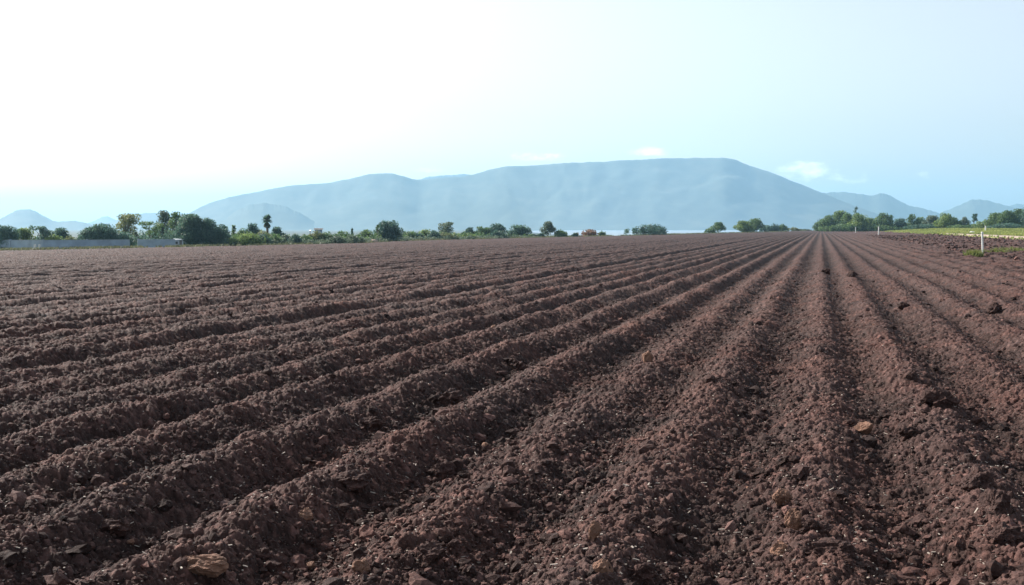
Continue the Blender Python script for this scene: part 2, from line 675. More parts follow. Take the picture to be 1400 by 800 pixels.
def build_hill(name, prof, D0, depth, seed, gully=.22, rugged=1.2):
    """a solid ridge: crest line at distance D0, slopes running down before and behind it"""
    prof = sorted(prof)
    ppx = np.array([q[0] for q in prof], float)
    ppy = np.array([q[1] for q in prof], float)
    nu, nv = 360, 70
    px = np.linspace(ppx[0], ppx[-1], nu)
    v = np.linspace(-1, 1, nv)
    PX, Vv = np.meshgrid(px, v, indexing='ij')
    fine = np.linspace(ppx[0], ppx[-1], 2400)
    fy = np.interp(fine, ppx, ppy)
    sg = 4.5 / (fine[1] - fine[0])
    kx = np.arange(-int(3 * sg), int(3 * sg) + 1)
    kw = np.exp(-.5 * (kx / sg) ** 2)
    fy = np.convolve(np.pad(fy, len(kx) // 2, mode='edge'), kw / kw.sum(), 'valid')
    py = np.interp(PX, fine, fy)
    py = py + rugged * fbm(PX / 9.0, PX * 0 + .5, seed, 3) * smooth(2, 14, 311 - py) * np.exp(-(Vv / .13) ** 2)
    hgt = np.maximum(CAM_H + D0 * (HZ - py) / F - LAKE_Z + 1, 0)
    shp = (1 - np.abs(Vv)) ** 1.35
    D = D0 + Vv * depth * (.35 + .65 * hgt / hgt.max()) + 0.04 * depth * vnoise(PX / 40, Vv * 0, seed + 9)
    S_ = D0 * (PX - 700) / F
    gl = np.abs(fbm(S_ / (depth * .30) + .5 * vnoise(S_ / depth, D / depth, seed), D / (depth * .55), seed + 3, 4, .5))
    w = np.abs(Vv) ** .7 * (1 - np.abs(Vv)) ** .4 * 1.6
    z = LAKE_Z - 1 + hgt * shp * (1 - gully * w * (1 - 1.6 * gl)) - 3 * (np.abs(Vv) > .985)
    # the slope never rises above its own crest as seen from the field
    x, y = at(PX, D)
    n, k = PX.shape
    idx = np.arange(n * k).reshape(n, k)
    q = np.stack([idx[:-1, :-1], idx[1:, :-1], idx[1:, 1:], idx[:-1, 1:]], -1).reshape(-1, 4)
    me = mesh_np(name, np.stack([x, y, z], -1).reshape(-1, 3), q, M_HILL, True)
    tag(obj(name, me), kind='structure')


def build_hills():
    build_hill('mountain', ((120, 312), (180, 309), (225, 303), (250, 297), (262, 290), (280, 280), (300, 273), (330, 265), (370, 258), (410, 252),
                            (450, 249), (480, 243), (505, 237), (520, 235.5), (540, 236.5), (555, 241), (572, 246), (590, 243), (620, 241), (645, 238.5),
                            (665, 231), (690, 226.5), (720, 225), (760, 222), (800, 220), (850, 218.5), (900, 215.5), (950, 214), (990, 214.5), (1005, 217),
                            (1030, 227), (1060, 238), (1100, 254), (1140, 270), (1180, 286), (1220, 299), (1270, 312)), 5600, 1250, 100, .14, .55)
    build_hill('hill', ((285, 313), (305, 302), (320, 290), (340, 280), (360, 276), (385, 279), (405, 287), (430, 303), (450, 313)), 4900, 480, 110, .05)
    build_hill('far_ridge', ((540, 260), (565, 246), (590, 240.5), (620, 238.5), (645, 237), (680, 236), (740, 245), (800, 262)), 7600, 700, 105, .05)
    build_hill('hill', ((-120, 296), (-60, 306), (0, 301), (8, 296), (20, 289), (32, 285), (45, 285), (55, 291), (70, 300), (80, 304), (95, 302), (110, 302), (122, 306), (150, 312)), 5000, 500, 120, .05)
    build_hill('hill', ((100, 312), (125, 304), (138, 297), (150, 295.5), (160, 300), (185, 312)), 8600, 600, 130, .05)
    build_hill('hill', ((130, 312), (165, 299), (185, 292.5), (215, 290.5), (240, 297), (270, 306), (300, 312)), 6600, 600, 140, .05)
    build_hill('hill', ((1060, 290), (1100, 266), (1130, 262.5), (1160, 262), (1175, 265), (1187, 268), (1200, 262.5), (1210, 264), (1225, 273), (1240, 281), (1260, 284), (1280, 291), (1310, 303), (1340, 312)), 6800, 700, 150, .06)
    build_hill('hill', ((1235, 312), (1270, 299), (1290, 288), (1310, 279), (1330, 271), (1345, 273), (1360, 278), (1380, 282), (1395, 286), (1440, 300), (1480, 312)), 7000, 700, 160, .06)
    build_hill('hill', ((1340, 300), (1365, 286), (1385, 278), (1400, 279), (1440, 270), (1520, 262), (1620, 290), (1680, 312)), 8200, 700, 170, .06)


def build_haze():
    m = bpy.data.materials.new('haze')
    m.use_nodes = True
    nt = m.node_tree
    nt.nodes.remove(nt.nodes['Principled BSDF'])
    v = node(nt, 'ShaderNodeVolumePrincipled')
    v.inputs['Color'].default_value = (.375, .65, .885, 1)
    v.inputs['Density'].default_value = HAZE_DENSITY
    v.inputs['Anisotropy'].default_value = .25
    nt.links.new(v.outputs[0], nt.nodes['Material Output'].inputs['Volume'])
    b = MB()
    b.box((0, 0, 240), (27000, 27000, 512))
    o = b.build('haze', m)
    tag(o, kind='stuff')


build_ground()
build_field()
build_lake()
build_hills()
build_haze()


# ------------------------------------------------------------------ the track and the grass beside it
def build_track():
    m, nt, p, L = new_mat('pale_dirt')
    n = noise_node(nt, .9, 6, .65)
    r = ramp(nt, n.outputs['Fac'], ((.3, (.22, .165, .13)), (.55, (.31, .24, .19)), (.75, (.38, .31, .25))))
    L.new(r.outputs['Color'], p.inputs['Base Color'])
    p.inputs['Roughness'].default_value = .95
    ys = np.linspace(-30, 262, 900)
    us = np.linspace(0, 1, 7)
    Yv, U = np.meshgrid(ys, us, indexing='ij')
    w = 3.0
    x = 26.9 + U * w + .35 * vnoise(Yv / 9, U * 0, 201) + (U - .5) * .9 * vnoise(Yv / 1.7, U * 3, 202)
    z = base(x, Yv) + .20 - .05 * np.exp(-((np.abs(U - .5) - .28) / .1) ** 2) - .35 * (np.abs(U - .5) > .45)
    n_, k = x.shape
    idx = np.arange(n_ * k).reshape(n_, k)
    q = np.stack([idx[:-1, :-1], idx[:-1, 1:], idx[1:, 1:], idx[1:, :-1]], -1).reshape(-1, 4)
    tag(obj('dirt_track', mesh_np('dirt_track', np.stack([x, Yv, z], -1).reshape(-1, 3), q, m)), kind='structure')


def blades(x, y, z, h, w, rng):
    """two crossed bent blades at each spot"""
    n = len(x)
    V, Fc, T = [], [], []
    for j in range(3):
        a = rng.random(n) * 2 * PI
        lean = rng.normal(0, .35, (n, 2)) * h[:, None]
        dx, dy = np.cos(a) * w, np.sin(a) * w
        V.append(np.stack([np.stack([x - dx, y - dy, z - .03], -1), np.stack([x + dx, y + dy, z - .03], -1),
                           np.stack([x + lean[:, 0], y + lean[:, 1], z + h], -1)], 1))
        T.append(np.repeat(np.clip(rng.normal(.5, .25, n), 0, 1), 3))
    V = np.concatenate(V).reshape(-1, 3)
    return V, np.arange(len(V)).reshape(-1, 3), np.concatenate(T)


def build_grass():
    rng = np.random.default_rng(12)
    n = 60000
    y = 40 + 460 * rng.random(n) ** 1.3
    x = 30.4 + rng.random(n) ** 1.5 * (19 + y * .22)
    far = (y > 255) & (rng.random(n) < .25)
    x = np.where(far, rng.uniform(22, 31, n), x)
    x = np.where(rng.random(n) < .008, rng.uniform(24.2, 27.2, n), x)
    keep = vnoise(x / 5, y / 9, 210) > -.35
    x, y = x[keep], y[keep]
    h = (.14 + .30 * rng.random(len(x))) * (1 + .4 * vnoise(x / 7, y / 11, 211))
    V, Fc, T = blades(x, y, base(x, y), h, .05 + .0006 * y, rng)
    tag(obj('grass', mesh_np('grass', V, Fc, LEAF_GRASS, True, {'tint': np.clip(T + .35 * vnoise(V[:, 0] / 14, V[:, 1] / 20, 213), 0, 1)})), kind='stuff')
    # verge along the far edge of the field
    rng = np.random.default_rng(13)
    n = 26000
    px = rng.uniform(-120, 1125, n)
    a = np.arctan((px - 700) / F)
    r = np.interp(a, EAZ, ERR) + rng.uniform(-1, 26, n) ** 1.0
    D = r * np.cos(a)
    x, y = at(px, D)
    keep = vnoise(x / 9, y / 9, 214) > -.1
    x, y = x[keep], y[keep]
    h = .15 + .45 * rng.random(len(x))
    V, Fc, T = blades(x, y, base(x, y), h, .12, rng)
    tag(obj('verge_grass', mesh_np('verge_grass', V, Fc, LEAF['dry'], True, {'tint': T})), kind='stuff')


LEAF_GRASS = leaf_mat('grass_blade', (.14, .18, .045), (.34, .36, .11))
build_track()
build_grass()


# ------------------------------------------------------------------ loose soil on the field
def ico(sub):
    bm = bmesh.new()
    bmesh.ops.create_icosphere(bm, subdivisions=sub, radius=1)
    V = np.array([v.co[:] for v in bm.verts])
    Fc = np.array([[v.index for v in f.verts] for f in bm.faces])
    bm.free()
    return V, Fc


OCTA = (np.array([(1, 0, 0), (-.9, .2, .1), (0, 1, 0), (.1, -1, 0), (0, .1, 1), (0, 0, -1), (.62, .6, .55), (-.6, -.62, .5), (.6, -.55, .3), (-.6, .6, .2)], float),
        np.array([(0, 2, 6), (0, 6, 4), (2, 4, 6), (4, 2, 9), (2, 1, 9), (1, 4, 9), (4, 1, 7), (1, 3, 7), (3, 4, 7), (4, 3, 8), (3, 0, 8), (0, 4, 8),
                  (0, 5, 2), (2, 5, 1), (1, 5, 3), (3, 5, 0)]))


def rot_rand(rng, n):
    q = rng.normal(size=(n, 4))
    q /= np.linalg.norm(q, axis=1)[:, None]
    w, x, y, z = q.T
    return np.stack([np.stack([1 - 2 * (y * y + z * z), 2 * (x * y - z * w), 2 * (x * z + y * w)], -1),
                     np.stack([2 * (x * y + z * w), 1 - 2 * (x * x + z * z), 2 * (y * z - x * w)], -1),
                     np.stack([2 * (x * z - y * w), 2 * (y * z + x * w), 1 - 2 * (x * x + y * y)], -1)], 1)


def scatter(name, n, rmin, rmax, smin, smax, sub, mat, seed, power=1.0, furrow=True, xr=None, flat=.75):
    rng = np.random.default_rng(seed)
    if xr is None:
        r = rmin * (rmax / rmin) ** (rng.random(n) ** power)
        a = rng.uniform(R(-36), R(36), n)
        x = r * (np.sin(a) * CY - np.cos(a) * SY)
        y = r * (np.sin(a) * SY + np.cos(a) * CY)
    else:
        x = rng.uniform(xr[0], xr[1], n)
        y = rng.uniform(rmin, rmax, n)
    keep = (field_mask(x, y) > .6) & (vnoise(x * .8, y * .7, seed + 5) > rng.uniform(-.9, .6, n))
    if furrow:
        u = x / ROW
        t = np.abs(u - np.round(u))
        keep &= rng.random(n) < (.30 + 1.5 * t)
    x, y = x[keep], y[keep]
    n = len(x)
    s = smin * (smax / smin) ** (rng.random(n) ** 2.2)
    V0, F0 = ico(max(1, sub)) if sub else OCTA
    sc = s[:, None] * rng.uniform(.6, 1.25, (n, 3))
    rad = 1 + rng.normal(0, .17, (n, len(V0)))
    P = V0[None] * rad[:, :, None] * sc[:, None, :]
    P = np.einsum('nij,nvj->nvi', rot_rand(rng, n), P)
    P[:, :, 2] *= flat
    z = np.zeros(n)
    z[:] = surf(x, y)
    P += np.stack([x, y, z + .22 * s], -1)[:, None, :]
    Fc = (F0[None] + (np.arange(n) * len(V0))[:, None, None]).reshape(-1, 3)
    dry = np.repeat(np.clip(rng.normal(.22, .35, n), 0, 1), len(V0))
    me = mesh_np(name, P.reshape(-1, 3), Fc, mat, False, {'dry': dry})
    return tag(obj(name, me), kind='stuff')


scatter('soil_crumbs', 190000, 3.8, 15, .007, .024, 0, M_CLOD, 301, .8)
scatter('soil_clods', 9000, 3.4, 40, .022, .065, 2, M_CLOD, 302, .9)
scatter('broken_clods', 5000, 30, 230, .08, .22, 1, M_CLOD, 303, furrow=False, xr=(9, 25))


scatter('tan_clods', 420, 3.8, 26, .012, .040, 1, M_CLOD_TAN, 307, .9)


def build_straw():
    rng = np.random.default_rng(320)
    n = 8000
    r = 3.4 * (45 / 3.4) ** rng.random(n)
    a = rng.uniform(R(-36), R(36), n)
    x = r * (np.sin(a) * CY - np.cos(a) * SY)
    y = r * (np.sin(a) * SY + np.cos(a) * CY)
    z = surf(x, y) + .014
    ln = .003 + .016 * rng.random(n) ** 4
    wd = rng.uniform(.0018, .0042, n)
    th = rng.uniform(0, PI, n)
    tl = rng.normal(0, .3, n)
    d = np.stack([np.cos(th) * np.cos(tl), np.sin(th) * np.cos(tl), np.sin(tl)], -1)
    s = np.stack([-np.sin(th), np.cos(th), 0 * th], -1)
    up = np.cross(d, s)
    c = np.stack([x, y, z], -1)
    cs = [c + d * (i * ln)[:, None] + s * (j * wd)[:, None] + up * (k * wd * .5)[:, None] for i in (-1, 1) for j in (-1, 1) for k in (-1, 1)]
    V = np.stack(cs, 1)
    f = np.array(((0, 1, 3, 2), (4, 6, 7, 5), (0, 4, 5, 1), (2, 3, 7, 6), (0, 2, 6, 4), (1, 5, 7, 3)))
    Fc = (f[None] + (np.arange(n) * 8)[:, None, None]).reshape(-1, 4)
    m = simple_mat('straw', (.36, .30, .25), .7, .3, 9)
    tag(obj('straw_bits', mesh_np('straw_bits', V.reshape(-1, 3), Fc, m, False)), kind='stuff')


build_straw()


def ground_hit(px, py):
    """where the sight line through a photo pixel meets the field"""
    d = F * CAM_H / max(py - HZ, .5)
    for _ in range(12):
        x, y = at(px, d)
        d = F * (CAM_H - float(surf(x, y)[0])) / (py - HZ) * .5 + d * .5
    return at(px, d)


#   photo x, y of the middle, width px, height/width, turn, tan?, label
CLODS = (
    (268, 786, 66, .42, .15, 1, 'flat tan slab of soil at the foot of a furrow, bottom left of the field'),
    (1092, 722, 26, 1.05, .2, 1, 'upright split clod with one bright tan face beside a dark chunk'),
    (1124, 730, 46, .62, .7, 0, 'dark rounded chunk of soil leaning right of the bright split clod'),
    (1072, 762, 27, .9, 2.2, 1, 'tan angular clod in the furrow just below the bright split clod'),
    (1150, 764, 58, .50, .1, 0, 'broad dark brown clod lying low on the ridge near the bottom edge'),
    (1186, 592, 26, .55, .1, 1, 'small tan flake of soil catching the sun in the middle furrow'),
    (1250, 594, 38, .60, .9, 0, 'dark lumpy clod right of the small sunlit tan flake'),
    (1287, 551, 50, .60, .4, 0, 'large dark clod heap standing on the broad ridge at right'),
    (1250, 516, 22, .85, 1.4, 0, 'small near black clod above the large dark clod heap'),
    (1346, 664, 54, .62, 1.1, 0, 'big dark reddish clod in the cluster at the right edge'),
    (1372, 692, 44, .85, 2.0, 0, 'tall dark clod in front of the big reddish one at the right edge'),
    (1384, 737, 52, .55, .3, 0, 'flat topped brown clod lowest in the cluster at the right edge'),
    (1196, 700, 34, .45, .8, 0, 'pale weathered clod on the slope left of the right hand cluster'),
    (602, 646, 36, .80, .4, 0, 'dark pitted clod on a ridge crest in the lower middle'),
    (584, 764, 46, .60, .2, 0, 'wide dark clod in the furrow below the pitted one'),
    (616, 756, 30, .60, 1.2, 0, 'brown clod touching the right side of the wide dark one'),
    (480, 661, 44, .55, .5, 0, 'reddish brown clod half buried in a shaded furrow'),
    (412, 714, 22, .85, .2, 1, 'small tan clod lit on top beside the shaded furrow'),
    (490, 786, 26, .80, 1.8, 1, 'little rounded tan clod at the bottom edge between two ridges'),
    (352, 758, 26, .60, .6, 0, 'grey brown clod to the upper right of the flat tan slab'),
    (150, 722, 36, .55, .9, 0, 'ochre brown clod low on the ridge at bottom left'),
    (815, 740, 15, 1.6, .5, 1, 'thin orange tan chip standing on edge in the crumbs'),
    (826, 787, 28, .85, 2.4, 1, 'sharp three sided tan clod at the bottom edge of the middle furrow'),
    (908, 722, 36, .60, 1.0, 0, 'dark clod resting between the two middle ridges'),
    (884, 790, 34, .60, .3, 0, 'brown clod cut by the bottom edge right of the sharp tan one'),
    (616, 552, 44, .55, .6, 0, 'dark clod on the long ridge crest left of the middle'),
    (506, 582, 34, .60, .2, 0, 'dark clod on the same long ridge crest further down left'),
    (705, 500, 28, .65, 1.6, 0, 'dark clod on the long ridge crest up near the field centre'),
    (1075, 684, 24, .85, .4, 1, 'reddish tan pointed clod at the left foot of the middle ridge'),
    (886, 494, 17, 1.0, 2.0, 1, 'small upright tan clod between the ridges near the field centre'),
    (1130, 371, 14, .75, .6, 0, 'far dark clod on the ridge that runs to the horizon'),
    (1165, 376, 13, .75, 1.6, 0, 'far reddish clod right of the ridge that runs to the horizon'),
    (1238, 418, 14, .75, .2, 0, 'dark clod on the rough ground halfway to the white stake'),
    (1362, 424, 18, .85, 1.1, 0, 'dark clod on rough ground below the white stake near the right edge'),
)


def build_clods():
    V0, F0 = ico(5)
    for i, (px, py, w, asp, rz, tan, label) in enumerate(CLODS):
        rng = np.random.default_rng(900 + i)
        x, y = ground_hit(px, py + w * asp * .32)
        D = -x * SY + y * CY
        s = .5 * w * D / F * (1.12 if tan else 1.05)
        P = V0.copy()
        # break flat faces off the lump
        for _ in range(9 if tan else 7):
            nrm = rng.normal(size=3)
            nrm /= np.linalg.norm(nrm)
            lim = rng.uniform(.50, .85)
            ov = np.maximum(P @ nrm - lim, 0)
            P -= ov[:, None] * nrm * .93
        st = 1.0 if tan else 1.7
        for sc, am in ((1.7, .13 * st), (4, .06 * st), (9, .03 * st), (20, .014 * st)):
            nv = vnoise(V0[:, 0] * sc + 3 * i, V0[:, 1] * sc + V0[:, 2] * sc * .8, 50 + i) + vnoise(V0[:, 2] * sc - i, V0[:, 0] * sc - V0[:, 1] * sc * .7, 80 + i)
            P += V0 * (am * nv)[:, None]
        P *= np.array([s, s * rng.uniform(.75, 1.0), s * asp * 1.15])
        z = float(surf(x, y)[0])
        P[:, 2] += s * asp * (.8 if tan else .5)
        me = mesh_np('soil_clod', P, F0, M_CLOD_TAN if tan else M_CLOD, False, {'dry': np.full(len(P), .22 if not tan else .5)})
        o = obj('soil_clod', me, None, (x, y, z))
        o.rotation_euler = (0, 0, rz)
        tag(o, label, 'clod of soil', 'large soil clods on the ploughed field')


build_clods()


# ------------------------------------------------------------------ trees and bushes
def gz(x, y):
    return float(base(x, y))


def crown_mesh(rng, W_, H_, zb, leaf, dens, kind, shape):
    """leaf sprays spread through uneven lobes; local origin at the foot of the plant"""
    lobes = []
    hc = H_ - zb
    if shape == 'round':
        nl = rng.integers(7, 11)
        for k in range(nl):
            a = rng.uniform(0, 2 * PI)
            q = rng.random() ** .6
            t = rng.uniform(.15, .86)
            wr = math.sqrt(max(.05, 1 - (2 * t - .9) ** 2))
            rr = rng.uniform(.17, .30) * W_
            lobes.append((math.cos(a) * q * max(0, .5 * W_ * wr - rr * .8), math.sin(a) * q * max(0, .5 * W_ * wr - rr * .8), zb + hc * t, rr, rr * rng.uniform(.6, .9) * min(1.3, hc / W_ + .3)))
        lobes.append((0, 0, zb + hc * .45, .36 * W_, .42 * hc))
        lobes.append((rng.normal(0, .06) * W_, 0, H_ - .2 * hc, .22 * W_, .2 * hc))
        for sgn in (-1, 1):
            lobes.append((sgn * .36 * W_, 0, zb + hc * rng.uniform(.3, .5), .17 * W_, .25 * hc))
    elif shape == 'tall':
        nl = rng.integers(9, 13)
        for k in range(nl):
            t = (k + .5) / nl
            wr = math.sin(PI * min(1, t * .8 + .15)) ** .7
            a = rng.uniform(0, 2 * PI)
            rr = rng.uniform(.16, .27) * W_
            q = rng.random() ** .7 * max(0, .5 * W_ * wr - rr * .6)
            lobes.append((math.cos(a) * q, math.sin(a) * q, zb + hc * (.06 + .86 * t), rr, rr * rng.uniform(.7, 1.1)))
        lobes.append((0, 0, H_ - .10 * hc, .14 * W_, .10 * hc))
    elif shape == 'open':
        nl = rng.integers(8, 12)
        for k in range(nl):
            a = rng.uniform(0, 2 * PI)
            q = (.25 + .75 * rng.random()) * .38 * W_
            t = .12 + .8 * (k + .5) / nl
            rr = rng.uniform(.13, .22) * W_
            lobes.append((math.cos(a) * q, math.sin(a) * q, zb + hc * t, rr, max(rr * rng.uniform(.5, .8), hc * .13)))
        lobes.append((0, 0, H_ - .12 * hc, .2 * W_, .12 * hc))
    else:       # bush
        W_ = W_ * 1.25
        nl = max(5, int(6 + W_ / max(H_, .3) * 2))
        for k in range(nl):
            u = (k + .5) / nl - .5 + rng.normal(0, .05)
            hh = hc * rng.uniform(.72, 1.02) * (1 - 1.1 * u * u)
            rr = rng.uniform(.8, 1.25) * max(W_ / nl, hh * .32)
            lobes.append((u * (W_ - rr), rng.uniform(-.2, .2) * W_, zb + hh * .5, rr, hh * .5))
        lobes.append((rng.uniform(-.1, .1) * W_, 0, zb + hc * .52, W_ * .30, hc * .48))
    C, NRM, TT = [], [], []
    tot = sum(l[3] * l[3] + 2 * l[3] * l[4] for l in lobes)
    for (cx, cy, cz, rx, rz) in lobes:
        n = int(max(24, dens * 2.6 * (rx * rx + 2 * rx * rz) / (leaf * leaf)))
        d = rng.normal(size=(n, 3))
        d /= np.linalg.norm(d, axis=1)[:, None]
        rad = rng.random(n) ** .35 * (1 + .22 * vnoise(d[:, 0] * 2.5 + cx, d[:, 1] * 2.5 + d[:, 2] * 2, 7))
        p = np.stack([cx + d[:, 0] * rad * rx, cy + d[:, 1] * rad * rx, cz + d[:, 2] * rad * rz], -1)
        C.append(p)
        NRM.append(d)
        TT.append(np.clip(rng.normal(rng.uniform(.25, .75), .2, n), 0, 1))
    C, NRM, TT = np.concatenate(C), np.concatenate(NRM), np.concatenate(TT)
    keep = (C[:, 2] > .05) & (C[:, 2] < H_ * 1.02)
    C, NRM, TT = C[keep], NRM[keep], TT[keep]
    n = len(C)
    nr = NRM * .9 + rng.normal(size=(n, 3)) * .75
    nr /= np.linalg.norm(nr, axis=1)[:, None]
    t = np.cross(nr, rng.normal(size=(n, 3)))
    t /= np.linalg.norm(t, axis=1)[:, None]
    b = np.cross(nr, t)
    s = leaf * rng.uniform(.6, 1.3, n)[:, None]
    V = np.stack([C - t * s, C - b * s * .5 + nr * s * .12, C + t * s, C + b * s * .5 - nr * s * .12], 1).reshape(-1, 3)
    return mesh_np('crown', V, np.arange(4 * n).reshape(-1, 4), LEAF[kind], True, {'tint': np.repeat(TT, 4)}), lobes


def trunk_mb(rng, W_, H_, lobes, stems):
    b = MB()
    if stems == 1:
        r0 = max(.07, .028 * H_ + .008 * W_)
        top = Vector((rng.normal(0, .03) * W_, rng.normal(0, .03) * W_, H_ * .72))
        mid = Vector((rng.normal(0, .03) * W_, rng.normal(0, .03) * W_, H_ * .34))
        b.tube([(0, 0, -.25), (0, 0, .1), mid, top], [r0 * 1.4, r0, r0 * .7, r0 * .25])
        src, rl = mid, r0 * .42
    else:
        r0 = max(.03, .02 * H_)
        src, rl = Vector((0, 0, .05)), r0
        b.tube([(0, 0, -.2), (0, 0, .12)], [r0 * 2.2, r0 * 1.8])
    for l in sorted(lobes, key=lambda q: -q[3])[:6]:
        e = Vector(l[:3])
        m = src.lerp(e, .55) + Vector((0, 0, .08 * H_ if stems == 1 else 0))
        b.tube([src, m, e], [rl, rl * .65, rl * .25], 6)
    return b


def plant(name, px, ytop, w, back, kind, shape, label, cat, group, base_f=None, dens=1.0, seed=0, D=None):
    a = math.atan((px - 700) / F)
    if D is None:
        D = float(np.interp(a, EAZ, ERR)) * math.cos(a) + back
    x, y = at(px, D)
    z = gz(x, y)
    H_ = CAM_H + D * (HZ - ytop) / F - z
    W_ = w * D / F * (1.28 if shape in ('tall', 'open') and px < 320 else 1.15 if shape == 'round' else 1)
    rng = np.random.default_rng(2000 + seed * 13 + int(px * 10))
    leaf = max(.11, min(.30, .00100 * D))
    zb = H_ * (base_f if base_f is not None else {'round': .16, 'tall': .18, 'open': .34, 'bush': .0}[shape])
    root = empty(name, (x, y, z), -YAW * 0 + 0)
    root.rotation_euler.z = YAW - a
    me, lobes = crown_mesh(rng, W_, H_, zb, leaf, dens, kind, shape)
    obj('crown' if shape != 'bush' else 'foliage', me, root)
    trunk_mb(rng, W_, H_, lobes, 1 if shape != 'bush' else 3).build('trunk' if shape != 'bush' else 'stems', M_BARK, root, smooth_shade=True)
    tag(root, label, cat, group)
    return root


GW = 'trees behind the grey boundary wall'
GB = 'bushes along the left far edge of the field'
GC = 'trees along the far edge of the field'
GR = 'trees in the row beyond the grass strip at right'
T, B = 'tree', 'bush'
